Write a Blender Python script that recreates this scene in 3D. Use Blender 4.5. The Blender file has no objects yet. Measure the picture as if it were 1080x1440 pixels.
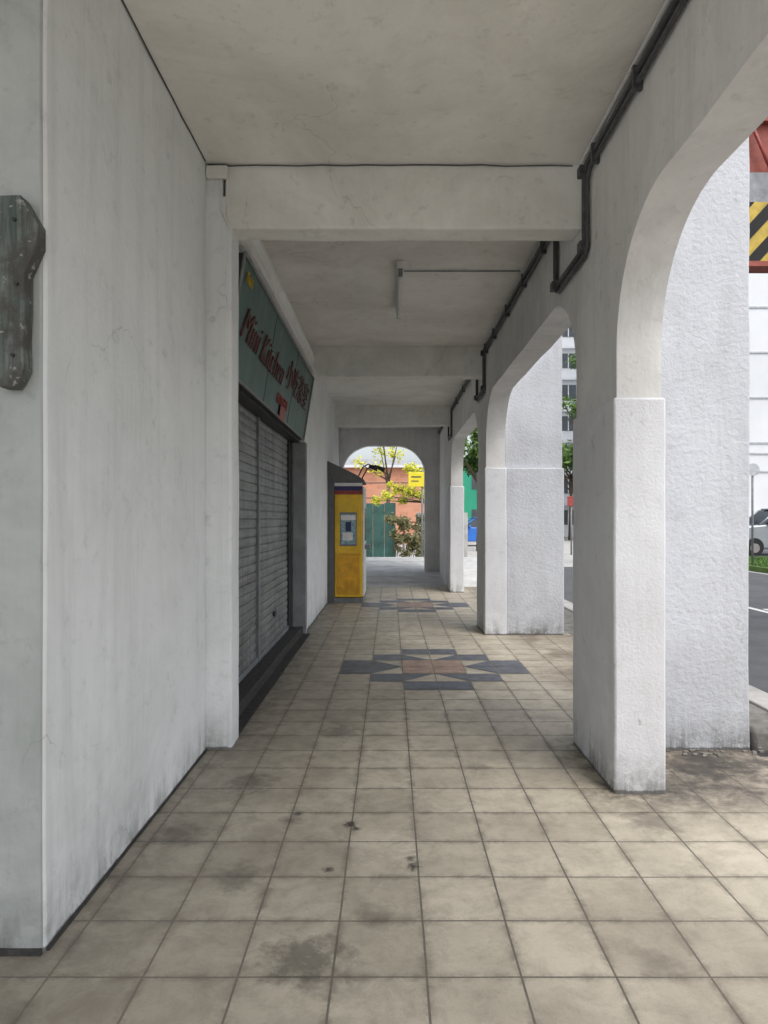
import bpy, bmesh, math, random
from mathutils import Vector, Matrix, noise as mn
random.seed(7)
S=bpy.context.scene
S.view_settings.view_transform='Standard'
S.view_settings.look='None'
S.view_settings.exposure=0
COL=S.collection

# ------------------------------------------------------------ materials
def newmat(name):
    m=bpy.data.materials.new(name); m.use_nodes=True
    nt=m.node_tree
    b=nt.nodes['Principled BSDF']
    return m,nt,b
def L(nt,a,b): nt.links.new(a,b)
def pos(nt,scale=(1,1,1),loc=(0,0,0)):
    g=nt.nodes.new('ShaderNodeNewGeometry')
    mp=nt.nodes.new('ShaderNodeMapping')
    mp.inputs['Scale'].default_value=scale
    mp.inputs['Location'].default_value=loc
    L(nt,g.outputs['Position'],mp.inputs['Vector'])
    return mp.outputs['Vector']
def noise(nt,vec,scale,detail=6,rough=.6,dist=0):
    n=nt.nodes.new('ShaderNodeTexNoise')
    n.inputs['Scale'].default_value=scale
    n.inputs['Detail'].default_value=min(detail,5)
    n.inputs['Roughness'].default_value=rough
    n.inputs['Distortion'].default_value=dist
    L(nt,vec,n.inputs['Vector'])
    return n.outputs['Fac']
def ramp(nt,fac,p0,p1,c0=(0,0,0,1),c1=(1,1,1,1)):
    r=nt.nodes.new('ShaderNodeValToRGB')
    e=r.color_ramp.elements
    e[0].position=p0;e[1].position=p1
    e[0].color=c0 if len(c0)==4 else (*c0,1); e[1].color=c1 if len(c1)==4 else (*c1,1)
    L(nt,fac,r.inputs['Fac'])
    return r.outputs['Color']
def mix(nt,fac,a,b,mode='MIX'):
    m=nt.nodes.new('ShaderNodeMix'); m.data_type='RGBA'; m.blend_type=mode
    for sock,v in ((m.inputs[0],fac),(m.inputs[6],a),(m.inputs[7],b)):
        if isinstance(v,bpy.types.NodeSocket): L(nt,v,sock)
        elif isinstance(v,(int,float)): sock.default_value=v
        else: sock.default_value=(*v,1) if len(v)==3 else v
    return m.outputs[2]
def math_(nt,op,a,b=0.0):
    m=nt.nodes.new('ShaderNodeMath'); m.operation=op
    for i,v in enumerate((a,b)):
        if isinstance(v,bpy.types.NodeSocket): L(nt,v,m.inputs[i])
        else: m.inputs[i].default_value=v
    return m.outputs[0]
def bump(nt,b,h,strength=.3,dist=.01):
    n=nt.nodes.new('ShaderNodeBump')
    n.inputs['Strength'].default_value=strength
    n.inputs['Distance'].default_value=dist
    L(nt,h,n.inputs['Height']); L(nt,n.outputs['Normal'],b.inputs['Normal'])
def maprange(nt,v,a,b,c,d):
    mr=nt.nodes.new('ShaderNodeMapRange'); L(nt,v,mr.inputs[0])
    for i,q in enumerate((a,b,c,d)): mr.inputs[i+1].default_value=q
    return mr.outputs[0]

def paint(name,col,dirt=(.35,.34,.31),streak=.5,blotch=.5,bs=.35,bscale=60,bdist=.006,based=.5,rough=.85,chips=.35,und=1.2,crack=.35):
    m,nt,b=newmat(name)
    p=pos(nt)
    n1=noise(nt,p,1.1,5,.68,.5)
    n2=noise(nt,pos(nt,(5.5,5.5,.45)),1.0,5,.7,.8)
    n4=noise(nt,pos(nt,(30,30,2.2)),1.0,4,.6,.4)
    n3=noise(nt,p,9,5,.75)
    dk=tuple(x*.62 for x in dirt)
    c=mix(nt,math_(nt,'MULTIPLY',ramp(nt,n1,.40,.66),blotch*.65),col,dirt)
    c=mix(nt,math_(nt,'MULTIPLY',ramp(nt,n2,.47,.70),streak*.55),c,dirt)
    c=mix(nt,math_(nt,'MULTIPLY',math_(nt,'MULTIPLY',ramp(nt,n4,.5,.72),ramp(nt,n1,.42,.6)),streak*.45),c,dirt)
    c=mix(nt,math_(nt,'MULTIPLY',ramp(nt,n3,.57,.74),.36),c,dk)
    sp=nt.nodes.new('ShaderNodeSeparateXYZ'); g=nt.nodes.new('ShaderNodeNewGeometry')
    L(nt,g.outputs['Position'],sp.inputs[0])
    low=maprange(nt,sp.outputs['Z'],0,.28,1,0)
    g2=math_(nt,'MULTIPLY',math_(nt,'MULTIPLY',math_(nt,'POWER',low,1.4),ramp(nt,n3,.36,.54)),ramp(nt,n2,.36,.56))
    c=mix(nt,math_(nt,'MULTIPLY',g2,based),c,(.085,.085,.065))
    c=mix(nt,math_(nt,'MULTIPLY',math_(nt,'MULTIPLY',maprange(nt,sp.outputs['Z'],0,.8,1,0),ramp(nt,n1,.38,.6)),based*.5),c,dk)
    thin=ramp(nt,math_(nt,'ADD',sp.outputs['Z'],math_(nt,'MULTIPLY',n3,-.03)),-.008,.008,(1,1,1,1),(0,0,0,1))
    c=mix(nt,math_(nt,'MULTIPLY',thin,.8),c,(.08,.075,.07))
    v=nt.nodes.new('ShaderNodeTexVoronoi'); v.inputs['Scale'].default_value=1.9
    L(nt,p,v.inputs['Vector'])
    chip=ramp(nt,math_(nt,'ADD',v.outputs['Distance'],math_(nt,'MULTIPLY',n3,.16)),.11,.125,(1,1,1,1),(0,0,0,1))
    c=mix(nt,math_(nt,'MULTIPLY',chip,chips),c,(.28,.26,.22))
    vc=nt.nodes.new('ShaderNodeTexVoronoi'); vc.feature='DISTANCE_TO_EDGE'; vc.inputs['Scale'].default_value=.75
    wv=nt.nodes.new('ShaderNodeVectorMath'); wv.operation='MULTIPLY_ADD'
    nn=nt.nodes.new('ShaderNodeTexNoise'); nn.inputs['Scale'].default_value=3.2; nn.inputs['Detail'].default_value=4
    L(nt,p,nn.inputs['Vector']); L(nt,nn.outputs['Color'],wv.inputs[0]); wv.inputs[1].default_value=(.5,.5,.5); L(nt,p,wv.inputs[2])
    L(nt,wv.outputs[0],vc.inputs['Vector'])
    cr=math_(nt,'MULTIPLY',ramp(nt,vc.outputs['Distance'],.0,.003,(1,1,1,1),(0,0,0,1)),ramp(nt,n1,.52,.58))
    c=mix(nt,math_(nt,'MULTIPLY',cr,crack),c,(.2,.19,.17))
    L(nt,c,b.inputs['Base Color'])
    b.inputs['Roughness'].default_value=rough
    h=math_(nt,'ADD',noise(nt,p,bscale,4,.6),math_(nt,'MULTIPLY',nn.outputs['Fac'],und))
    h=math_(nt,'ADD',h,math_(nt,'MULTIPLY',chip,-.8))
    bump(nt,b,h,bs,bdist)
    return m
M_wall=paint('wall_paint',(.86,.88,.885),dirt=(.62,.65,.64),streak=.8,blotch=.6,bs=.5,bscale=32,und=2.5,chips=.25,based=.6)
M_wall_shaded=paint('wall_paint_shaded',(.52,.54,.53),dirt=(.30,.33,.31),streak=.6,blotch=.9,bs=.6,bscale=26,und=3,chips=.6,based=.8)  # wall paint for the end face: shade mixed into the colour, plus stains
M_ceil=paint('ceiling_paint',(.86,.85,.81),dirt=(.57,.55,.49),streak=.0,blotch=.8,bs=.35,bscale=22,und=3)
M_beam=paint('beam_paint',(.86,.86,.825),dirt=(.50,.49,.44),streak=.25,blotch=.7,bs=.6,bscale=25,und=3)
M_arc=paint('arcade_paint',(.79,.785,.775),dirt=(.50,.49,.475),streak=.5,blotch=.7,bs=.5,bscale=35,und=2.5)
M_col=paint('column_paint',(.74,.755,.785),dirt=(.52,.52,.53),streak=.45,blotch=.5,bs=.7,bscale=60,bdist=.006,based=.8,und=1)
M_stucco=paint('stucco_paint',(.585,.605,.645),dirt=(.41,.42,.445),streak=.55,blotch=.55,bs=.7,bscale=30,bdist=.013,based=1.0,chips=.5)
M_mould=paint('moulding_paint',(.88,.88,.86),dirt=(.5,.5,.47),streak=.3,blotch=.6)

def simple(name,col,rough=.6,metal=0,var=.25,scale=8,bs=0.15):
    m,nt,b=newmat(name)
    p=pos(nt)
    n=noise(nt,p,scale,5,.65)
    c=mix(nt,ramp(nt,n,.3,.75),tuple(x*(1-var) for x in col),tuple(min(1,x*(1+var*.5)) for x in col))
    L(nt,c,b.inputs['Base Color'])
    b.inputs['Roughness'].default_value=rough
    b.inputs['Metallic'].default_value=metal
    if bs: bump(nt,b,noise(nt,p,scale*8,4,.6),bs,.004)
    return m
M_pipe=simple('pipe_paint',(.08,.08,.085),.5,0,.5,20)
M_dark=simple('dark_metal',(.03,.03,.032),.5)
M_black=simple('black_rubber',(.015,.015,.016),.8)
M_grey=simple('grey_frame',(.22,.23,.24),.5,0,.4)
M_lgrey=simple('grey_pilaster_paint',(.30,.31,.32),.7,0,.35,5)
M_sill=simple('sill_dirt',(.05,.048,.045),.85,0,.6,20,.5)
M_red=simple('sign_red',(.36,.06,.05),.5,0,.5,12)
M_lred=simple('letter_red',(.16,.06,.055),.5,0,.6,10)
M_silver=simple('letter_silver',(.30,.27,.27),.4,.2)
M_yel=simple('kiosk_yellow',(.88,.55,.035),.4,0,.25,4)
M_orange=simple('kiosk_orange',(.80,.40,.02),.45,0,.4,6)
M_white=simple('white_enamel',(.8,.8,.78),.4,0,.2)
M_navy=simple('navy',(.03,.03,.12),.5)
M_glass=simple('dark_glass',(.03,.04,.05),.08,0,.2,3,0)
M_bglass=simple('window_glass',(.09,.105,.12),.15,0,.4,1,0)
M_screen=simple('poster_print',(.32,.5,.55),.3,0,.7,22,0)
M_roofg=simple('kiosk_grey',(.13,.13,.135),.6)
M_tube=simple('tube_glass',(.75,.76,.74),.3,0,.1)
m,nt,b=newmat('sign_green'); M_green=m
nA=noise(nt,pos(nt,(1,9,1.2)),1.2,5,.7,.3); nC=noise(nt,pos(nt),3,5,.7)
c=mix(nt,ramp(nt,nA,.42,.7),(.075,.15,.135),(.14,.20,.18)); c=mix(nt,math_(nt,'MULTIPLY',ramp(nt,nC,.5,.68),.6),c,(.06,.09,.08))
L(nt,c,b.inputs['Base Color']); b.inputs['Roughness'].default_value=.5
m,nt,b=newmat('shutter_metal'); M_shut=m
nA=noise(nt,pos(nt,(1,10,.9)),1.2,5,.65,.3); nB=noise(nt,pos(nt,(1,2,14)),1.2,5,.6); nC=noise(nt,pos(nt),2,5,.6)
c=mix(nt,ramp(nt,nA,.4,.7),(.27,.285,.285),(.13,.13,.125)); c=mix(nt,math_(nt,'MULTIPLY',ramp(nt,nB,.42,.66),.65),c,(.09,.09,.085))
c=mix(nt,math_(nt,'MULTIPLY',ramp(nt,nC,.5,.7),.35),c,(.34,.34,.33))
L(nt,c,b.inputs['Base Color']); b.inputs['Roughness'].default_value=.5; b.inputs['Metallic'].default_value=.25; bump(nt,b,nC,.3,.01)
m,nt,b=newmat('worn_green_wood'); M_wood=m
nA=noise(nt,pos(nt,(38,38,2.5)),1.5,5,.7,.5); nB=noise(nt,pos(nt),7,5,.6); nC=noise(nt,pos(nt),26,5,.7)
c=mix(nt,ramp(nt,nA,.4,.65),(.085,.11,.10),(.22,.235,.22)); c=mix(nt,ramp(nt,nB,.5,.62),c,(.09,.085,.075)); c=mix(nt,ramp(nt,nC,.6,.66),c,(.4,.39,.36))
L(nt,c,b.inputs['Base Color']); b.inputs['Roughness'].default_value=.85; bump(nt,b,nA,.9,.012)

TX,TY=.31,.3177; OX,OY=.1225,2.274
def tilemat():
    m,nt,b=newmat('floor_tiles')
    p=pos(nt)
    sh=nt.nodes.new('ShaderNodeVectorMath'); sh.operation='ADD'
    sh.inputs[1].default_value=(-OX+TX*100,-OY+TY*100,0)
    wob=nt.nodes.new('ShaderNodeTexNoise'); wob.inputs['Scale'].default_value=2.2; wob.inputs['Detail'].default_value=2
    L(nt,p,wob.inputs['Vector'])
    wsc=nt.nodes.new('ShaderNodeVectorMath'); wsc.operation='SCALE'; wsc.inputs['Scale'].default_value=.007
    L(nt,wob.outputs['Color'],wsc.inputs[0])
    ad=nt.nodes.new('ShaderNodeVectorMath'); ad.operation='ADD'
    L(nt,p,sh.inputs[0]); L(nt,sh.outputs[0],ad.inputs[0]); L(nt,wsc.outputs[0],ad.inputs[1])
    def brick(ms,sm):
        br=nt.nodes.new('ShaderNodeTexBrick')
        br.offset=0; br.squash=1; br.offset_frequency=1; br.squash_frequency=1
        L(nt,ad.outputs[0],br.inputs['Vector'])
        br.inputs['Scale'].default_value=1
        br.inputs['Brick Width'].default_value=TX; br.inputs['Row Height'].default_value=TY
        br.inputs['Mortar Size'].default_value=ms; br.inputs['Mortar Smooth'].default_value=sm
        return br
    br=brick(.0045,.3)
    br.inputs['Bias'].default_value=-.1
    br.inputs['Color1'].default_value=(.60,.54,.425,1)
    br.inputs['Color2'].default_value=(.45,.405,.315,1)
    br.inputs['Mortar'].default_value=(.07,.062,.052,1)
    fine=noise(nt,p,60,5,.8); mid=noise(nt,p,6,5,.78,.3); big=noise(nt,p,1.3,5,.65,.4); spk=noise(nt,p,150,2,.6)
    c=br.outputs['Color']
    c=mix(nt,math_(nt,'MULTIPLY',ramp(nt,fine,.35,.7),.28),c,(.66,.61,.50))
    c=mix(nt,math_(nt,'MULTIPLY',ramp(nt,mid,.43,.68),.45),c,(.25,.215,.165))
    c=mix(nt,math_(nt,'MULTIPLY',ramp(nt,big,.43,.68),.50),c,(.23,.195,.15))
    c=mix(nt,math_(nt,'MULTIPLY',ramp(nt,spk,.55,.7),.22),c,(.16,.14,.115))
    sp=nt.nodes.new('ShaderNodeSeparateXYZ'); L(nt,p,sp.inputs[0])
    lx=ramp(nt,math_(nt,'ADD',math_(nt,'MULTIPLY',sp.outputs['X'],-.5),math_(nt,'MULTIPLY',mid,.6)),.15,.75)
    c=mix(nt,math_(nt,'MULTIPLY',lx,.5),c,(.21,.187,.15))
    br2=brick(.035,1)
    c=mix(nt,math_(nt,'MULTIPLY',math_(nt,'MULTIPLY',br2.outputs['Fac'],ramp(nt,mid,.38,.62)),.6),c,(.15,.128,.10))
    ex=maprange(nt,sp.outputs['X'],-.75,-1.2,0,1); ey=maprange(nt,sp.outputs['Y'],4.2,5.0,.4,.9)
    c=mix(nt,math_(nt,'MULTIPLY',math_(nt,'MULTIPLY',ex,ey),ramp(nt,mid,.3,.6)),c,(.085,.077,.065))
    ox_=maprange(nt,sp.outputs['X'],1.35,1.8,0,1); oy_=maprange(nt,sp.outputs['Y'],3.3,4.3,0,1)
    c=mix(nt,math_(nt,'MULTIPLY',math_(nt,'MULTIPLY',math_(nt,'MULTIPLY',ox_,oy_),ramp(nt,big,.3,.55)),.75),c,(.15,.115,.08))
    # dirt ring at the foot of the near column
    rx=maprange(nt,sp.outputs['X'],1.0,1.25,0,1); ry=maprange(nt,sp.outputs['Y'],3.45,3.8,0,1); ry2=maprange(nt,sp.outputs['Y'],4.9,4.65,0,1)
    c=mix(nt,math_(nt,'MULTIPLY',math_(nt,'MULTIPLY',math_(nt,'MULTIPLY',rx,ry),ry2),ramp(nt,mid,.35,.6)),c,(.10,.085,.07))
    nf=math_(nt,'SUBTRACT',noise(nt,p,30,4,.7),.5); nc=math_(nt,'SUBTRACT',noise(nt,p,13,4,.7),.5)
    for (x,y,r,s) in [(-.2,3.41,.04,.95),(-.165,3.36,.025,.9),(-.265,2.97,.028,.9),(.1,2.99,.035,.97),(.09,3.06,.03,.8),
                      (-.29,2.36,.17,.65),(-.5,3.45,.07,.5),(-1.0,3.3,.14,.5),(.9,2.35,.1,.3),(1.6,3.9,.3,.5),(2.0,4.3,.25,.8),(-.47,3.53,.03,.85),
                      (-.62,2.9,.14,.4),(-.05,2.62,.1,.35),(-.8,3.95,.18,.5),(1.3,3.45,.16,.5),(.5,4.2,.1,.3),(-.35,4.9,.15,.4),(1.85,4.15,.2,.7)]:
        d=nt.nodes.new('ShaderNodeVectorMath'); d.operation='DISTANCE'
        d.inputs[1].default_value=(x,y,0); L(nt,p,d.inputs[0])
        dd=math_(nt,'ADD',d.outputs['Value'],math_(nt,'MULTIPLY',nf if r<.06 else nc,r*2.4))
        f=ramp(nt,dd,r*.3,r*1.05,(1,1,1,1),(0,0,0,1))
        c=mix(nt,math_(nt,'MULTIPLY',f,s),c,(.045,.04,.034))
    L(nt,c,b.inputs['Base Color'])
    L(nt,maprange(nt,mid,0,1,.36,.75),b.inputs['Roughness'])
    h=math_(nt,'ADD',math_(nt,'MULTIPLY',br.outputs['Fac'],-1),math_(nt,'MULTIPLY',fine,.3))
    bump(nt,b,h,.5,.004)
    return m
M_tile=tilemat()
M_slate=simple('slate_tile',(.135,.15,.175),.5,0,.5,9)
M_pink=simple('pink_tile',(.38,.27,.21),.55,0,.4,9)
M_conc=simple('concrete',(.50,.49,.465),.85,0,.35,3,.4)
M_pave=simple('pale_paving',(.56,.56,.545),.8,0,.3,3,.3)
M_concd=simple('dirty_concrete',(.22,.21,.19),.9,0,.6,6,.6)
M_asph=simple('asphalt',(.10,.103,.108),.85,0,.35,2,.5)
M_line=simple('road_paint',(.7,.7,.68),.7,0,.25)
M_grass=simple('grass',(.10,.18,.035),.9,0,.5,3,.8)
# terracotta brick cladding
m,nt,b=newmat('terracotta_brick'); M_terra=m
g=nt.nodes.new('ShaderNodeNewGeometry'); sp=nt.nodes.new('ShaderNodeSeparateXYZ'); cb=nt.nodes.new('ShaderNodeCombineXYZ')
L(nt,g.outputs['Position'],sp.inputs[0]); L(nt,sp.outputs['X'],cb.inputs[0]); L(nt,sp.outputs['Z'],cb.inputs[1])
br=nt.nodes.new('ShaderNodeTexBrick'); L(nt,cb.outputs[0],br.inputs['Vector']); br.inputs['Scale'].default_value=1
br.inputs['Brick Width'].default_value=.6; br.inputs['Row Height'].default_value=.25; br.inputs['Mortar Size'].default_value=.012
br.inputs['Color1'].default_value=(.66,.30,.18,1); br.inputs['Color2'].default_value=(.52,.22,.13,1); br.inputs['Mortar'].default_value=(.5,.33,.25,1)
c=mix(nt,math_(nt,'MULTIPLY',ramp(nt,noise(nt,pos(nt),.8,5,.6),.4,.7),.5),br.outputs['Color'],(.62,.36,.26))
L(nt,c,b.inputs['Base Color']); b.inputs['Roughness'].default_value=.85
M_hoard=simple('hoarding_green',(.045,.13,.11),.6,0,.6,1.5)
M_bgreen=simple('building_green',(.03,.36,.22),.7,0,.15,.5)
M_bwhite=simple('building_white',(.72,.74,.77),.8,0,.1,.3)
M_pale=simple('pale_band',(.50,.52,.55),.8)
M_gbeam=simple('gantry_grey',(.28,.29,.31),.7,0,.4)
M_red2=simple('gantry_red',(.33,.075,.05),.6,0,.4)
M_gy=simple('hazard_yellow',(.58,.41,.05),.5,0,.4)
M_ysign=simple('sign_yellow',(.85,.72,.04),.5,0,.1)
M_blue=simple('car_blue',(.03,.16,.55),.3,.0,.1,2,0)
M_csilver=simple('car_silver',(.36,.39,.43),.25,.5,.08,2,0)
M_bark=simple('bark',(.12,.09,.06),.9,0,.4,12,.6)
def leafmat(name,a,b_):
    m,nt,b=newmat(name)
    g=nt.nodes.new('ShaderNodeNewGeometry')
    n=noise(nt,pos(nt),1.7,3,.6)
    r=math_(nt,'ADD',math_(nt,'MULTIPLY',g.outputs['Random Per Island'],.6),math_(nt,'MULTIPLY',n,.5))
    L(nt,ramp(nt,r,.2,.9,a,b_),b.inputs['Base Color']); b.inputs['Roughness'].default_value=.6
    return m
M_leaf=leafmat('leaf_green',(.035,.08,.015),(.14,.26,.05))
M_leafy=leafmat('leaf_yellow',(.30,.38,.02),(.85,.78,.06))
M_plant=leafmat('plant_leaf',(.04,.07,.02),(.30,.26,.12))

# ------------------------------------------------------------ geometry helpers
def empty(name,loc=(0,0,0)):
    o=bpy.data.objects.new(name,None); o.location=loc; COL.objects.link(o); o.empty_display_size=.2; return o
def link(name,me,mats,parent=None):
    if not isinstance(mats,(list,tuple)): mats=[mats]
    for m in mats: me.materials.append(m)
    o=bpy.data.objects.new(name,me); COL.objects.link(o)
    if parent: o.parent=parent
    return o
def mesh(name,verts,faces,mats,parent=None,idx=None,fixn=True):
    me=bpy.data.meshes.new(name); me.from_pydata(verts,[],faces)
    if idx:
        for i,p in enumerate(me.polygons): p.material_index=idx[i]
    if fixn:
        bm=bmesh.new(); bm.from_mesh(me); bmesh.ops.recalc_face_normals(bm,faces=bm.faces); bm.to_mesh(me); bm.free()
    return link(name,me,mats,parent)
def box(name,x0,x1,y0,y1,z0,z1,mat,parent=None,bev=0,seg=2):
    v=[(x,y,z) for x in (x0,x1) for y in (y0,y1) for z in (z0,z1)]
    f=[(0,1,3,2),(4,6,7,5),(0,4,5,1),(2,3,7,6),(0,2,6,4),(1,5,7,3)]
    o=mesh(name,v,f,mat,parent)
    if bev:
        md=o.modifiers.new('b','BEVEL'); md.width=bev; md.segments=seg; md.limit_method='ANGLE'; md.angle_limit=math.radians(50)
    return o
def wobble(o,amp=.005,step=.14,fine=.35):
    me=o.data; bm=bmesh.new(); bm.from_mesh(me)
    for ax in range(3):
        lo=min(v.co[ax] for v in bm.verts); hi=max(v.co[ax] for v in bm.verts)
        n=min(60,int((hi-lo)/step))
        for i in range(1,n):
            co=Vector((0,0,0)); co[ax]=lo+(hi-lo)*i/n; no=Vector((0,0,0)); no[ax]=1
            bmesh.ops.bisect_plane(bm,geom=bm.verts[:]+bm.edges[:]+bm.faces[:],plane_co=co,plane_no=no)
    for v in bm.verts:
        v.co+=mn.noise_vector(v.co*1.7)*amp+mn.noise_vector(v.co*7.3)*amp*fine
    for f in bm.faces: f.smooth=True
    bm.to_mesh(me); bm.free()
    me.set_sharp_from_angle(angle=math.radians(40))
    return o
def prism(name,pts,axis,a,b,mat,parent=None,bev=0):
    def P(p,t):
        return {'x':(t,p[0],p[1]),'y':(p[0],t,p[1]),'z':(p[0],p[1],t)}[axis]
    n=len(pts); v=[P(p,a) for p in pts]+[P(p,b) for p in pts]
    f=[tuple(range(n)),tuple(range(2*n-1,n-1,-1))]+[(i,(i+1)%n,n+(i+1)%n,n+i) for i in range(n)]
    o=mesh(name,v,f,mat,parent)
    if bev:
        md=o.modifiers.new('b','BEVEL'); md.width=bev; md.segments=2; md.limit_method='ANGLE'
    return o
def cyl(name,p0,p1,r,mat,parent=None,r2=None,seg=16):
    p0=Vector(p0);p1=Vector(p1); d=p1-p0
    bm=bmesh.new()
    bmesh.ops.create_cone(bm,cap_ends=True,segments=seg,radius1=r,radius2=r if r2 is None else r2,depth=d.length)
    q=d.to_track_quat('Z','Y').to_matrix().to_4x4()
    bm.transform(Matrix.Translation((p0+p1)/2)@q)
    me=bpy.data.meshes.new(name); bm.to_mesh(me); bm.free()
    for p in me.polygons: p.use_smooth=len(p.vertices)==4
    return link(name,me,mat,parent)
def tube(name,pts,r,mat,parent=None):
    cu=bpy.data.curves.new(name,'CURVE'); cu.dimensions='3D'; cu.bevel_depth=r; cu.bevel_resolution=3; cu.use_fill_caps=True
    sp=cu.splines.new('POLY'); sp.points.add(len(pts)-1)
    for i,p in enumerate(pts): sp.points[i].co=(*p,1)
    cu.materials.append(mat)
    o=bpy.data.objects.new(name,cu); COL.objects.link(o)
    if parent: o.parent=parent
    return o

# ------------------------------------------------------------ BUILDING
B=empty('shophouse_building')
CZ=3.84
WX0,WX1=1.24,1.485
AT,AR=3.09,.66
def archz(a,b,top,r,n=18):
    out=[]
    for i in range(n+1):
        th=math.pi-(math.pi/2)*i/n
        out.append((a+r+r*math.cos(th),top-r+r*math.sin(th)))
    for i in range(1,8): out.append((a+r+(b-a-2*r)*i/8,top+.0))
    for i in range(n+1):
        th=math.pi/2-(math.pi/2)*i/n
        out.append((b-r+r*math.cos(th),top-r+r*math.sin(th)))
    return out
def arch_wall(name,axis,c0,c1,start,end,openings,ztop,mat,parent,top,r,z0=-.15,amp=.005):
    verts=[];faces=[]
    def P(c,t,z): return (c,t,z) if axis=='y' else (t,c,z)
    prof=[(start,z0)]
    for a,b in openings:
        prof.append((a,z0)); prof+=archz(a,b,top,r); prof.append((b,z0))
    prof.append((end,z0))
    n=len(prof)
    for t,z in prof:
        w=mn.noise(Vector((t*2.3,z*2.3,1)))*amp*2+mn.noise(Vector((t*9,z*9,4)))*amp
        for c in (c0,c1):
            verts.append(P(c,t,z+(w if z>0 else 0))); verts.append(P(c,t,ztop))
    for i in range(n-1):
        a=i*4;b=(i+1)*4
        same=abs(prof[i][0]-prof[i+1][0])<1e-6
        if not same:
            faces.append((a,a+1,b+1,b)); faces.append((a+2,b+2,b+3,a+3))
            faces.append((a+1,a+3,b+3,b+1))
        faces.append((a,b,b+2,a+2))
    faces.append((0,2,3,1)); e=(n-1)*4; faces.append((e,e+1,e+3,e+2))
    o=mesh(name,verts,faces,mat,parent)
    for p in o.data.polygons: p.use_smooth=True
    o.data.set_sharp_from_angle(angle=math.radians(35))
    return o
cols=[(-1.42,-.58),(3.78,4.64),(8.97,9.80),(14.16,15.0)]
e=.02
ops=[(cols[0][1]-e,cols[1][0]+e),(cols[1][1]-e,cols[2][0]+e),(cols[2][1]-e,cols[3][0]+e)]
arch_wall('arcade_wall','y',WX0,WX1,-1.42,17.7,ops,7.5,M_arc,B,AT,AR)
for i,(a,b) in enumerate(cols):
    wobble(box('column_base_%d'%i,1.22,1.505,a,b,-.15,2.165,M_col,B,.012),.006)
wobble(box('fin_wall_0',1.507,2.335,-.72,-.6,-.15,6.9,M_stucco,B,.012),.005)
wobble(box('fin_wall_1',1.495,2.335,4.5,4.72,-.15,6.9,M_stucco,B,.012),.010)
wobble(box('fin_wall_2',1.49,2.24,9.03,9.3,-.15,6.9,M_stucco,B,.012),.006)
wobble(box('fin_base_2',1.500,2.25,8.975,9.32,-.15,2.16,M_stucco,B,.012),.004)
box('upper_storey',-6.5,WX0-.002,-1.0,17.69,CZ+.002,7.4,M_bwhite,B)
wobble(box('ceiling_slab',-5,WX0+.01,-1.0,17.59,CZ-.04,CZ,M_ceil,B),.004,.3)
for i,(y0,y1) in enumerate([(4.5,4.71),(9.25,9.47),(14.05,14.27)]):
    wobble(box('cross_beam_%d'%i,-1.075 if i==0 else -1.18,WX0+.01,y0,y1,3.385 if i==0 else 3.40,CZ-.030,M_beam,B,.016,3),.009,.1)
wobble(box('near_wall',-5,-1.195,2.40,4.5,-.05,CZ-.030,M_wall,B,.014),.006)
wobble(box('end_face_shaded',-5,-1.204,2.388,2.45,-.05,CZ-.030,M_wall_shaded,B,.006),.003)  # thin skin added over the wall end, its darker colour replaces missing shade
wobble(box('pilaster',-1.6,-1.03,4.503,4.72,-.05,3.60,M_wall,B,.012),.008,.1)
box('pilaster_cap',-1.19,-1.05,4.46,4.50,3.70,3.78,M_beam,B,.01)
wobble(box('pilaster_top',-1.6,-1.09,4.505,4.71,3.58,CZ-.030,M_wall,B),.005)
box('shop_front_body',-5,-1.40,4.72,9.1,-.05,CZ-.042,M_wall,B)
wobble(box('shop_lintel',-1.40,-1.075,4.715,9.1,3.02,CZ-.030,M_wall,B),.004)
prism('moulding',[(-1.075,3.40),(-.985,3.40),(-.985,3.45),(-1.03,3.50),(-1.03,3.58),(-1.0,3.62),(-1.0,3.66),(-1.078,3.68)],'y',4.72,9.25,M_mould,B)
wobble(box('far_left_wall',-5,-1.125,9.1,14.3,-.05,CZ-.030,M_wall,B,.008),.004,.2)
box('far_left_wall_2',-5,-1.30,14.3,17.6,-.05,CZ-.042,M_wall,B)
box('far_pilaster',-1.275,-1.105,9.052,9.2,-.05,2.50,M_lgrey,B,.004)
arch_wall('end_wall','x',17.6,17.85,-5,WX0-.002,[(-1.22,.87)],CZ-.03,M_arc,B,3.36,.72)
box('skirting_line',-1.199,-1.186,2.41,4.49,0,.012,M_sill,B)
box('skirting_end',-5,-1.2,2.378,2.389,0,.022,M_sill,B)
# ------------------------------------------------------------ shopfront
SH=empty('roller_shutter')
def shutter(nm,y0,y1,x,z0,z1,par):
    verts=[];faces=[];p=.085
    n=int((z1-z0)/p)
    prof=[]
    for i in range(n):
        z=z0+i*p
        prof+=[(0,z),(.010,z+.008),(.013,z+p*.5),(.010,z+p-.010),(0,z+p-.004)]
    ny=8
    for dx,z in prof:
        for k in range(ny+1):
            y=y0+(y1-y0)*k/ny
            verts.append((x+dx+mn.noise(Vector((y*1.3,z*1.3,7)))*.014,y,z))
    for i in range(len(prof)-1):
        for k in range(ny):
            a=i*(ny+1)+k; faces.append((a,a+1,a+ny+2,a+ny+1))
    return mesh(nm,verts,faces,M_shut,par,fixn=False)
shutter('slats_1',4.75,6.78,-1.32,.14,2.6,SH)
shutter('slats_2',6.84,8.80,-1.32,.14,2.6,SH)
box('mid_post',-1.335,-1.285,6.78,6.84,.1,2.6,M_grey,SH,.004)
box('end_post',-1.335,-1.28,8.80,8.86,.1,2.6,M_dark,SH,.004)
box('bottom_bar_1',-1.325,-1.29,4.75,6.77,.10,.15,M_grey,SH,.003)
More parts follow.
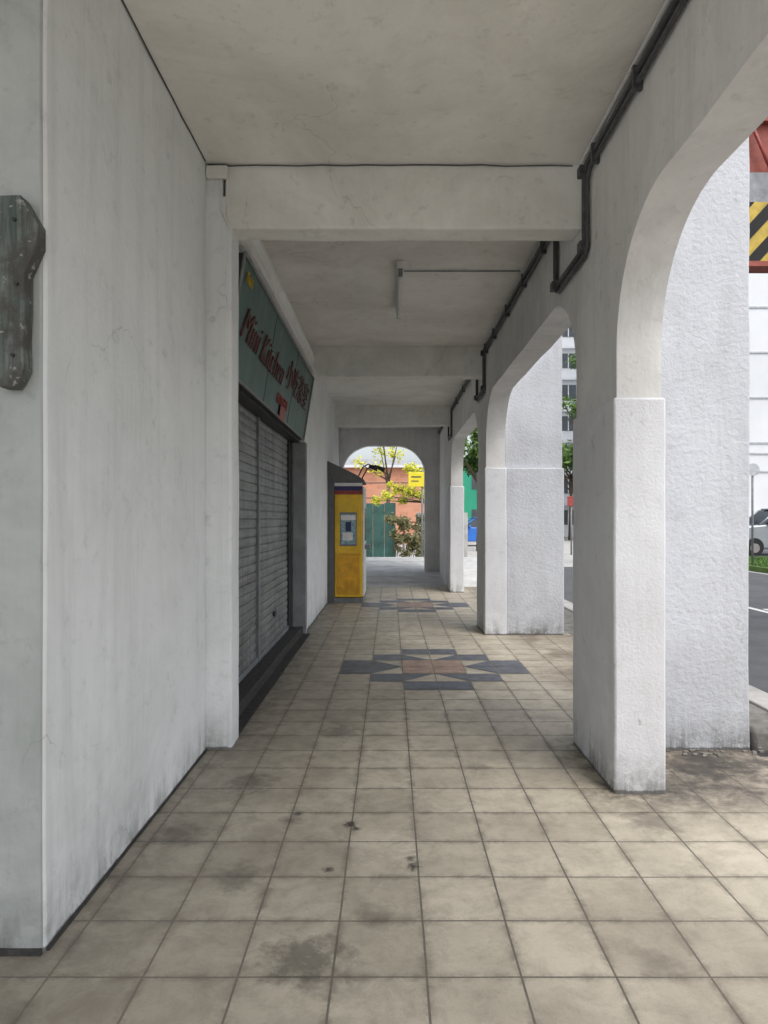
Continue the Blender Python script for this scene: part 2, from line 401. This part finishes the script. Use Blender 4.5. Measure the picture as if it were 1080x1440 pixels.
box('bottom_bar_2',-1.325,-1.29,6.85,8.79,.10,.15,M_grey,SH,.003)
box('side_panel',-1.36,-1.29,8.86,9.05,.1,2.6,M_dark,SH)
box('backing',-1.40,-1.345,4.73,9.05,.0,3.0,M_dark,SH)
box('hood',-1.34,-1.18,4.74,9.05,2.50,3.0,M_dark,SH)
for yy in (5.75,7.75):
    box('lock_%d'%int(yy),-1.30,-1.28,yy-.06,yy+.06,.42,.47,M_dark,SH,.004)
SI=wobble(box('shop_threshold',-1.40,-1.14,4.725,9.05,-.02,.10,M_sill,None,.01),.006)
wobble(box('drain_edge',-1.14,-1.05,4.73,9.05,-.01,.010,M_sill,SI),.006)
SG=empty('shop_signboard')
def sgp(y,t,off=0):
    x=-1.135+.13*t; z=2.53+.80*t
    n=Vector((.80,0,-.13)).normalized()
    return Vector((x,y,z))+n*off
ya,yb=4.76,9.0
v=[sgp(ya,0),sgp(yb,0),sgp(yb,1),sgp(ya,1),Vector((-1.24,ya,2.53)),Vector((-1.24,yb,2.53)),Vector((-1.24,yb,3.33)),Vector((-1.24,ya,3.33))]
mesh('panel',[tuple(a) for a in v],[(0,1,2,3),(7,6,5,4),(0,4,5,1),(3,2,6,7),(0,3,7,4),(1,5,6,2)],[M_green,M_dark],SG,idx=[0,1,1,1,1,1])
for t in (0,1):
    tube('trim_%d'%t,[sgp(ya,t,.008),sgp(yb,t,.008)],.012,M_grey,SG)
tube('trim_2',[sgp(ya,0,.008),sgp(ya,1,.008)],.012,M_grey,SG)
tube('trim_3',[sgp(yb,0,.008),sgp(yb,1,.008)],.012,M_grey,SG)
for yy in (6.17,7.58): tube('panel_joint',[sgp(yy,0,.001),sgp(yy,1,.001)],.003,M_dark,SG)
def text(body,y,t,size,mat,shear=0,nm='lettering',ext=.006,sx=1,off=.0):
    cu=bpy.data.curves.new(nm,'FONT'); cu.body=body; cu.size=size; cu.shear=shear; cu.extrude=ext; cu.offset=off
    cu.materials.append(mat)
    o=bpy.data.objects.new(nm,cu); COL.objects.link(o)
    up=Vector((.13,0,.80)).normalized(); right=Vector((0,1,0)); nn=right.cross(up)
    o.matrix_world=Matrix.Translation(sgp(y,t,.012))@Matrix((( right.x*sx,up.x,nn.x,0),(right.y*sx,up.y,nn.y,0),(right.z*sx,up.z,nn.z,0),(0,0,0,1)))
    o.parent=SG
    return o
text('Mini Kitchen',4.95,.36,.36,M_lred,.55,'lettering_latin',off=-.004,sx=1.02)
text('小吃茶室',7.05,.44,.34,M_lred,0,'lettering_script',sx=1.25,off=-.003)
text('7111',4.9,.82,.10,M_gy,0,'lettering_small')
text('KITCHEN',6.75,.14,.14,M_red,0,'lettering_small_red')
a=[sgp(6.95,-.02,.02),sgp(7.25,-.02,.02),sgp(7.25,.15,.02),sgp(6.95,.15,.02)]
mesh('sticker',[tuple(q) for q in a],[(0,1,2,3)],M_red,SG)

# ------------------------------------------------------------ floor
FL=empty('tiled_floor')
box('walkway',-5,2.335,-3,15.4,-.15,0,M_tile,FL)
box('apron',2.336,4.2,-3,4.38,-.15,-.0005,M_tile,FL)
RP=prism('entrance_ramp',[(15.402,-.15),(15.402,.0),(17.6,.18),(20.2,.38),(20.5,.38),(20.5,-.15)],'x',-1.6,3.0,M_pave)
for k,(yy,zz) in enumerate([(15.9,.041),(16.7,.107),(17.3,.156),(18.4,.242),(19.3,.311)]):
    mesh('ramp_joint_%d'%k,[(-1.3,yy,zz+.004),(1.2,yy,zz+.004),(1.2,yy+.02,zz+.0055),(-1.3,yy+.02,zz+.0055)],[(0,1,2,3)],M_concd,RP)
def motif(nm,cx,cy):
    verts=[];faces=[];idx=[]
    g=.006;z=.003
    def rect(i,j,mi):
        x0=cx+i*TX+g;x1=cx+(i+1)*TX-g;y0=cy+j*TY+g;y1=cy+(j+1)*TY-g
        k=len(verts); verts.extend([(x0,y0,z),(x1,y0,z),(x1,y1,z),(x0,y1,z)]); faces.append((k,k+1,k+2,k+3)); idx.append(mi)
    def tri(i,j,corner,mi):
        x0=cx+i*TX+g;x1=cx+(i+1)*TX-g;y0=cy+j*TY+g;y1=cy+(j+1)*TY-g
        c=[(x0,y0,z),(x1,y0,z),(x1,y1,z),(x0,y1,z)]
        c=[c[(corner+q)%4] for q in (-1,0,1)]
        k=len(verts); verts.extend(c); faces.append((k,k+1,k+2)); idx.append(mi)
    for i in (-1,0):
        rect(i,2,0); rect(i,-3,0)
        rect(i,0,1); rect(i,-1,1)
    for j in (-1,0):
        rect(-3,j,0); rect(2,j,0)
    rect(-2,1,0);rect(1,1,0);rect(-2,-2,0);rect(1,-2,0)
    tri(-1,1,0,0);tri(0,1,1,0);tri(-1,-2,3,0);tri(0,-2,2,0)
    tri(-2,0,0,0) ;tri(-2,-1,3,0);tri(1,0,1,0);tri(1,-1,2,0)
    return mesh(nm,verts,faces,[M_slate,M_pink],None,idx=idx,fixn=False)
motif('floor_tile_motif',OX+TX,OY+15*TY)
motif('floor_tile_motif.001',OX+TX,OY+31*TY)

# ------------------------------------------------------------ conduits
CN=empty('wall_conduit')
def run(off,X):
    z=3.70-off; zl=3.20-off
    pts=[(X,-1.0,z)]
    for k in range(1,12): pts.append((X+random.uniform(-.003,.003),-1+5.2*k/12,z+random.uniform(-.007,.007)))
    pts+=[(X,4.28-off,z),(X,4.34-off,z-.05),(X,4.34-off,zl+.05),(X,4.40-off,zl),(X,5.02,zl),(X,5.08+off,zl+.05),(X,5.08+off,z-.04),(X,5.13+off,z)]
    for k in range(1,8): pts.append((X+random.uniform(-.003,.003),5.2+3.7*k/8,z+random.uniform(-.008,.008)))
    pts+=[(X,8.98-off,z),(X,9.03-off,z-.05),(X,9.03-off,zl+.05),(X,9.08-off,zl),(X,9.7,zl),(X,9.75+off,zl+.05),(X,9.75+off,z-.04),(X,9.8+off,z),(X,13.8-off,z),(X,13.84-off,z-.05),(X,13.84-off,zl),(X,14.5,zl),(X,14.5,z),(X,17.5,z)]
    return pts
tube('pipe_1',run(0,1.215),.018,M_pipe,CN); tube('pipe_2',run(.055,1.218),.014,M_pipe,CN)
tube('pipe_3',[(1.226,-1,3.785),(1.222,2,3.78),(1.222,4.46,3.785)],.011,M_arc,CN)
for y in [2.6,3.4,4.1,5.5,6.3,7.2,8.1,8.8,10.3,11.5,12.7]:
    box('saddle',1.19,1.239,y,y+.025,3.61,3.73,M_pipe,CN,.003)
for (y,z) in [(4.34,3.67),(4.34,3.2),(5.08,3.2),(5.09,3.66),(9.03,3.2),(9.03,3.66),(9.75,3.2)]:
    box('elbow_box',1.175,1.238,y-.035,y+.035,z-.03,z+.035,M_pipe,CN,.008)
pts=[(-1.18+2.36*k/16,4.488+random.uniform(-.002,.002),3.79+random.uniform(-.006,.004)) for k in range(17)]
cab=tube('ceiling_cable',pts,.004,M_pipe)
tube('side_cable',[(-1.188,2.45+2.0*k/12,3.795+random.uniform(-.005,.004)) for k in range(13)],.004,M_pipe,cab)
tube('drop',[(-1.10,4.49,3.79),(-1.095,4.492,3.5),(-1.04,4.49,3.385),(-1.03,4.6,3.36)],.007,M_beam,cab)
FT=empty('fluorescent_light')
box('batten',.06,.12,6.15,7.55,3.725,3.796,M_white,FT,.006)
cyl('tube_lamp',(.09,6.2,3.69),(.09,7.5,3.69),.018,M_tube,FT)
box('end_cap_1',.07,.11,6.15,6.19,3.66,3.725,M_grey,FT,.003)
box('end_cap_2',.07,.11,7.51,7.55,3.66,3.725,M_white,FT,.003)
tube('feed_conduit',[(.12,6.4,3.788),(1.2,6.4,3.788)],.007,M_lgrey,FT)

# ------------------------------------------------------------ wooden bracket at left
def px(x,y,Y): return ((x-549)*Y/975,1.5+(730-y)*Y/975)
pts=[px(x,y,2.37) for x,y in [(-30,282),(12,283),(38,282),(62,322),(62,352),(44,390),(44,440),(42,480),(43,524),(30,548),(10,548),(-2,528),(-30,515)]]
WB=prism('wooden_bracket',pts,'y',2.325,2.385,M_wood,None,.004)
for (x,y) in [(22,310),(25,400),(20,500)]:
    a,b_=px(x,y,2.33); cyl('bolt',(a,2.315,b_),(a,2.327,b_),.006,M_dark,WB,seg=8)

# ------------------------------------------------------------ kiosk
K=empty('atm_kiosk')
kx0,kx1,ky0,ky1=-1.0,-.50,12.4,13.45
box('body',kx0,kx1,ky0,ky1,.10,2.10,M_yel,K,.015)
box('plinth',kx0-.01,kx1+.01,ky0-.01,ky1+.01,0,.09,M_grey,K,.006)
box('back_frame',-1.124,-1.002,ky0-.03,ky1+.03,0,2.32,M_roofg,K,.004)
prism('canopy',[(-1.124,2.54),(-1.124,2.33),(-1.0,2.16),(-.47,2.16),(-.47,2.20),(-.62,2.30)],'y',ky0-.05,ky1+.05,M_roofg,K,.006)
box('stripe_white',kx0+.0,kx1+.004,ky0-.018,ky0-.004,2.09,2.15,M_white,K)
box('stripe_navy',kx0+.0,kx1+.004,ky0-.018,ky0-.004,2.01,2.087,M_navy,K)
box('stripe_red',kx0+.0,kx1+.004,ky0-.018,ky0-.004,1.94,2.007,M_red,K)
box('panel_upper',kx0+.05,kx1-.05,ky0-.014,ky0-.002,.95,1.88,M_yel,K,.008)
box('window_frame',kx0+.10,kx1-.10,ky0-.03,ky0-.016,1.02,1.62,M_grey,K,.008)
box('window_poster',kx0+.12,kx1-.12,ky0-.036,ky0-.031,1.05,1.59,M_screen,K)
box('window_header',kx0+.12,kx1-.12,ky0-.040,ky0-.037,1.48,1.57,M_white,K)
box('poster_block',kx0+.15,kx1-.17,ky0-.040,ky0-.037,1.12,1.26,M_white,K)
box('poster_figure',kx0+.20,kx1-.2,ky0-.040,ky0-.037,1.28,1.45,M_navy,K)
box('panel_lower',kx0+.05,kx1-.05,ky0-.016,ky0-.002,.16,.82,M_orange,K,.01)
box('ledge',kx0+.03,kx1-.03,ky0-.03,ky0-.002,.85,.89,M_orange,K,.005)
box('front_trim',kx1+.001,kx1+.03,ky0+.02,ky1-.02,.12,2.08,M_white,K,.006)
box('front_screen',kx1+.031,kx1+.04,ky0+.3,ky1-.3,1.1,1.7,M_glass,K)
box('keypad',kx1+.031,kx1+.12,ky0+.3,ky1-.3,.95,1.03,M_grey,K,.01)
for k,(dx,y) in enumerate([(0,13.0),(.13,13.3)]):
    tube('lamp_arm_%d'%k,[(-.62+dx*.5,y,2.14),(-.60+dx*.5,y,2.3),(-.52+dx*.6,y,2.47),(-.42+dx,y,2.53),(-.34+dx,y,2.50)],.013,M_dark,K)
    cyl('lamp_head_%d'%k,(-.40+dx,y,2.50),(-.24+dx,y,2.44),.03,M_dark,K,.05)

# ------------------------------------------------------------ outside
box('ground',-400,400,-200,600,-.4,-.16,M_conc)
RD=empty('road')
mesh('surface',[(3.3,-40,-.15),(11.2,-40,-.15),(11.2,24,-.15),(3.3,24,-.15)],[(0,1,2,3)],M_asph,RD)
mesh('surface_3',[(11.21,-40,-.15),(40,-40,-.15),(40,20,-.15),(11.21,20,-.15)],[(0,1,2,3)],M_asph,RD)
mesh('line_1',[(6.6,-40,-.146),(6.73,-40,-.146),(6.73,24,-.146),(6.6,24,-.146)],[(0,1,2,3)],M_line,RD)
mesh('line_stop',[(6.8,12.3,-.145),(12,12.3,-.145),(12,12.7,-.145),(6.8,12.7,-.145)],[(0,1,2,3)],M_line,RD)
KB=box('kerb',3.0,3.29,4.9,24,-.16,-.01,M_conc,None,.02)
box('pavement',2.345,2.99,4.9,24,-.158,-.03,M_concd)
wobble(box('kerb',2.42,3.4,4.62,4.88,-.158,.10,M_concd,None,.03),.012,.08)
D=box('drain_cover',2.36,4.0,4.40,4.6,-.15,-.04,M_sill)
random.seed(3)
RB=empty('rubble')
for k in range(60):
    x=random.uniform(1.7,2.9); y=random.uniform(4.3,4.55) if x>2.33 else random.uniform(4.36,4.49); s=random.uniform(.005,.022)
    wobble(box('chip_%d'%k,x,x+s*1.5,y,y+s,0,s*.6,M_concd,RB,.002),.004,.02)
GR=empty('grass_verge')
box('lawn',11.5,60,20.2,27.5,-.155,.0,M_grass,GR)
vv=[];ff=[]
for k in range(5000):
    x=random.uniform(11.6,17);y=random.uniform(20.3,27);h=random.uniform(.04,.12);a=random.random()*6.28
    dx=math.cos(a)*.02;dy=math.sin(a)*.02
    n=len(vv);vv+= [(x-dx,y-dy,0),(x+dx,y+dy,0),(x+dx*2,y,h)];ff.append((n,n+1,n+2))
mesh('blades',vv,ff,M_leaf,GR,fixn=False)
box('car_park',11,80,27.6,40,-.156,-.02,M_asph)

def car(name,loc,rot,mat,h=1.5):
    R=empty(name)
    w=.86
    k=h/1.5
    body=[(-2.2,.35),(-2.18,.75),(-2.05,.92*k),(-.95+.0,1.0*k),(1.9,1.0*k),(2.15,.85*k),(2.2,.4),(1.95,.28),(-1.95,.28)]
    prism('body',body,'y',-w,w,mat,R,.07)
    cab=[(-1.15,.98*k),(-.45,1.42*k),(.0,1.5*k),(1.2,1.47*k),(1.75,1.2*k),(1.95,.98*k)]
    n=len(cab); v=[];
    for s in (-1,1):
        for (x,z) in cab:
            t=(z/k-.98)/.52; v.append((x,s*(w-.03-.16*t),z))
    f=[tuple(range(n)),tuple(range(2*n-1,n-1,-1))]+[(i,(i+1)%n,n+(i+1)%n,n+i) for i in range(n)]
    mesh('windows',v,f,M_glass,R)
    box('roof',-.35,1.25,-w+.2,w-.2,1.47*k,1.52*k,mat,R,.02)
    for s in (-1,1):
        for (xa,za,xb,zb) in [(-1.2,.98,-.42,1.44),(.35,.98,.38,1.49),(1.3,.98,1.25,1.47),(1.95,.98,1.7,1.25),(-.42,1.44,1.25,1.49)]:
            ya=s*(w-.025-.16*(za-.98)/.52); yb_=s*(w-.025-.16*(zb-.98)/.52)
            cyl('pillar',(xa,ya,za*k),(xb,yb_,zb*k),.035,mat,R,seg=8)
        for x in (-1.4,1.35):
            cyl('wheel_arch',(x,s*(w-.2),.36),(x,s*(w+.008),.36),.38,M_black,R,seg=24)
            cyl('tyre',(x,s*(w-.18),.32),(x,s*(w+.02),.32),.32,M_black,R,seg=24)
            cyl('hub',(x,s*(w+.02),.32),(x,s*(w+.035),.32),.2,M_silver,R,seg=10)
        box('headlamp',-2.2,-2.0,s*.55-.2,s*.55+.2,.68,.82,M_white,R,.02)
        box('tail_lamp',2.08,2.21,s*.6-.18,s*.6+.18,.7,.88,M_red,R,.02)
        box('mirror',-.85,-.7,s*(w+.05)-.09,s*(w+.05)+.09,.98*k,1.1*k,mat,R,.02)
    box('bumper_trim',-2.23,-2.1,-.7,.7,.35,.5,M_dark,R,.02)
    R.location=loc; R.rotation_euler=(0,0,rot)
    return R
car('parked_car',(16.45,29.5,-.02),0,M_csilver,1.95)
car('parked_car.001',(5.5,43,-.15),math.radians(5),M_blue,1.75)

G=empty('height_limit_gantry')
gy=8.0
box('post_1',3.45,3.6,gy,gy+.15,-.15,6.4,M_grey,G,.01)
box('post_2',10.6,10.75,gy,gy+.15,-.15,6.4,M_grey,G,.01)
box('beam_face',3.4,10.8,gy-.02,gy+.2,4.47,5.15,M_gy,G)
x=3.4
while x<9.9:
    mesh('stripe',[(p[0],gy-.026,p[1]) for p in [(x,4.472),(x+.17,4.472),(x+.17+.62,5.148),(x+.62,5.148)]],[(0,1,2,3)],M_black,G)
    x+=.34
box('lower_edge',3.4,10.8,gy-.03,gy+.21,4.41,4.468,M_red2,G)
box('grey_beam',3.4,10.8,gy+.0,gy+.25,5.152,5.5,M_gbeam,G)
box('top_rail',3.4,10.8,gy+.0,gy+.2,6.1,6.2,M_red2,G)
box('mesh_panel',3.4,10.8,gy+.08,gy+.12,5.5,6.1,M_red2,G)
x=3.4
while x<10.6:
    cyl('brace',(x,gy,5.5),(x+.25,gy,6.1),.02,M_red,G,seg=6); cyl('brace',(x+.25,gy,6.1),(x+.5,gy,5.5),.02,M_red,G,seg=6); x+=.5

def block(name,x0,x1,y0,y1,h,mat,storey=3.0,win=2.4,ww=1.5,band=True):
    R=empty(name)
    box('walls',x0,x1,y0,y1,-.16,h,mat,R)
    nst=int(h/storey)
    for s in range(nst):
        z=s*storey+1.0
        x=x0+.6
        while x+ww<x1-.3:
            box('window',x,x+ww,y0-.04,y0-.01,z,z+1.3,M_bglass,R)
            box('mullion',x+ww/2-.04,x+ww/2+.04,y0-.07,y0-.045,z,z+1.3,M_white,R)
            x+=win
        y=y0+.6
        while y+ww<y1-.3:
            box('side_window',x0-.04,x0-.01,y,y+ww,z,z+1.3,M_bglass,R)
            y+=win
        if band: box('ledge',x0-.15,x1+.15,y0-.35,y0-.08,s*storey-.1,s*storey+.12,mat,R)
    box('parapet',x0-.1,x1+.1,y0-.1,y1+.1,h,h+.5,mat,R)
    return R
block('apartment_block',12.4,30,62,70,27,M_bwhite,2.8,2.2,1.4)
block('green_building',4.2,9.8,58,66,6.2,M_bgreen,3.0,2.0,1.1,False)
W=empty('white_building')
box('walls',19,70,46,60,-.16,24,M_bwhite,W)
for z in (4.6,5.8,6.5,9.5,12.5,15.5,18.5): box('band',18.98,70,45.93,45.99,z,z+.10,M_pale,W)
for z in (1.2,7.4,10.4,13.4,16.4):
    for k in range(14): box('window',27+k*3,28.6+k*3,45.95,45.98,z,z+1.4,M_bglass,W)
T=empty('terracotta_building')
box('walls',-14,3.2,46,56,-.16,5.0,M_terra,T)
prism('roof',[(-14.3,5.0),(3.5,5.0),(3.5,5.2),(-1.0,5.45),(-14.3,5.3)],'y',45.7,56,M_pale,T)
box('coping',-14.3,3.5,45.6,45.72,4.9,5.05,M_bwhite,T)
for x in (-9,-6,): box('window',x,x+1.3,45.94,45.98,1.5,2.7,M_bglass,T)
for z in (2.9,3.9): box('groove',-14,3.2,45.96,45.985,z,z+.04,M_concd,T)
H=empty('green_fence')
for k in range(7):
    x=-3.0+k*.46
    box('panel_%d'%k,x,x+.45,28+.02*(k%2),28.05+.02*(k%2),-.15,2.16-.02*(k%3),M_hoard,H,.01)
box('rail',-3.0,.2,28.08,28.12,1.7,1.78,M_dark,H)
box('boundary_wall',1.0,3.0,26.9,27.1,-.15,1.75,M_conc,None,.01)
YS=empty('yellow_sign')
cyl('post',(1.1,24,-.15),(1.1,24,3.2),.035,M_grey,YS)
box('board',.62,1.16,23.93,23.96,2.62,3.12,M_ysign,YS,.01)
box('text_bar_1',.72,1.06,23.92,23.928,2.94,2.98,M_pipe,YS); box('text_bar_2',.72,.98,23.92,23.928,2.80,2.83,M_pipe,YS)
SP=empty('street_sign_post')
cyl('post',(11.75,22.5,-.05),(11.75,22.5,3.3),.035,M_grey,SP)
cyl('disc',(11.75,22.44,3.1),(11.75,22.46,3.1),.2,M_pale,SP,seg=24)
SP2=empty('traffic_sign')
cyl('post',(8.35,32,-.15),(8.35,32,2.3),.04,M_grey,SP2)
box('board',8.15,8.5,31.93,31.96,2.1,2.55,M_red,SP2,.02)

def foliage(nm,blobs,n,size,mat,par):
    vs=[];fs=[]
    tot=sum(b[3]**2 for b in blobs)
    for (bx,by,bz,br) in blobs:
        for k in range(int(n*br*br/tot)):
            d=Vector((random.gauss(0,1),random.gauss(0,1),random.gauss(0,.75))).normalized()
            r=br*(random.random()**.45)*random.uniform(.75,1.15)
            c=Vector((bx,by,bz))+d*r
            u=Vector((random.gauss(0,1),random.gauss(0,1),random.gauss(0,1))).normalized()
            w=u.orthogonal().normalized(); s=size*random.uniform(.5,1.3)
            i=len(vs)
            vs+= [tuple(c-u*s),tuple(c-w*s*.45),tuple(c+u*s),tuple(c+w*s*.45)]
            fs.append((i,i+1,i+2,i+3))
    return mesh(nm,vs,fs,mat,par,fixn=False)
def tree(name,x,y,h,cr,mat,n=5000,size=.12,z0=-.15,nb=14):
    R=empty(name)
    cyl('trunk',(x,y,z0),(x+.1,y,h*.55),.16,M_bark,R,.09)
    blobs=[]
    for k in range(nb):
        a=random.random()*6.28; rr=cr*random.uniform(.25,.95)
        bz=h*random.uniform(.6,1.0); b=(x+rr*math.cos(a),y+rr*math.sin(a),bz,cr*random.uniform(.22,.42))
        blobs.append(b)
        cyl('limb_%d'%k,(x+.08,y,h*random.uniform(.4,.55)),b[:3],.06,M_bark,R,.015,seg=6)
    foliage('crown',blobs,n,size,mat,R)
    return R
tree('tree',4.6,36,7.2,2.0,M_leaf,5000,.16)
tree('tree.001',7.5,26,8.4,1.1,M_leaf,1500,.10)
tree('tree.002',14,54,9,3.5,M_leaf,6000,.25)
tree('tree.003',-.2,42,7.6,1.8,M_leafy,500,.13,nb=7)
YT=empty('yellow_leaf_tree')
cyl('trunk',(1.7,25.5,-.15),(1.45,25.5,2.2),.07,M_bark,YT,.05)
bl=[]
for (x,z,r) in [(1.1,3.2,.3),(.7,3.35,.25),(.3,2.6,.28),(-.1,2.35,.25),(-.5,2.2,.22),(.7,2.5,.3),(1.2,2.4,.3),(.0,2.75,.15),(1.4,2.9,.35),(.45,2.2,.2)]:
    y=25.5+random.uniform(-.4,.4); bl.append((x,y,z,r)); cyl('limb',(1.45,25.5,2.1),(x,y,z),.03,M_bark,YT,.008,seg=6)
foliage('crown',bl,1700,.07,M_leafy,YT)
PL=empty('shrub')
bl=[(random.uniform(.0,1.3),random.uniform(25.2,26.4),random.uniform(.2,1.5),random.uniform(.14,.28)) for _ in range(32)]
for b in bl: cyl('stem',(b[0]*.8+.1,b[1],-.15),b[:3],.009,M_bark,PL,.005,seg=5)
foliage('leaves',bl,3600,.07,M_plant,PL)

# ------------------------------------------------------------ light
w=bpy.data.worlds.new('World'); S.world=w; w.use_nodes=True
nt=w.node_tree; bg=nt.nodes['Background']
sky=nt.nodes.new('ShaderNodeTexSky'); sky.sky_type='NISHITA'; sky.sun_disc=False
el=math.radians(58); az=math.radians(150)
sky.sun_elevation=el; sky.sun_rotation=az; sky.air_density=1.0; sky.dust_density=4; sky.ozone_density=1
hs=nt.nodes.new('ShaderNodeHueSaturation'); hs.inputs['Saturation'].default_value=.42; hs.inputs['Value'].default_value=1.75
L(nt,sky.outputs[0],hs.inputs['Color']); L(nt,hs.outputs[0],bg.inputs['Color'])
bg.inputs['Strength'].default_value=.15
ld=bpy.data.lights.new('sun','SUN'); ld.energy=.75; ld.angle=math.radians(40); ld.color=(1,.98,.95)
lo=bpy.data.objects.new('sun',ld); COL.objects.link(lo)
d=Vector((math.sin(az)*math.cos(el),math.cos(az)*math.cos(el),math.sin(el)))
lo.rotation_euler=(-d).to_track_quat('-Z','Y').to_euler()
# ------------------------------------------------------------ camera
cd=bpy.data.cameras.new('camera'); co=bpy.data.objects.new('camera',cd); COL.objects.link(co)
cd.sensor_fit='VERTICAL'; cd.sensor_height=36; cd.lens=975/1440*36
cd.shift_x=-(549-540)/1440; cd.shift_y=(730-720)/1440
cd.clip_end=2000; cd.clip_start=.05
co.location=(0,0,1.5); co.rotation_euler=(math.radians(90),0,0)
S.camera=co
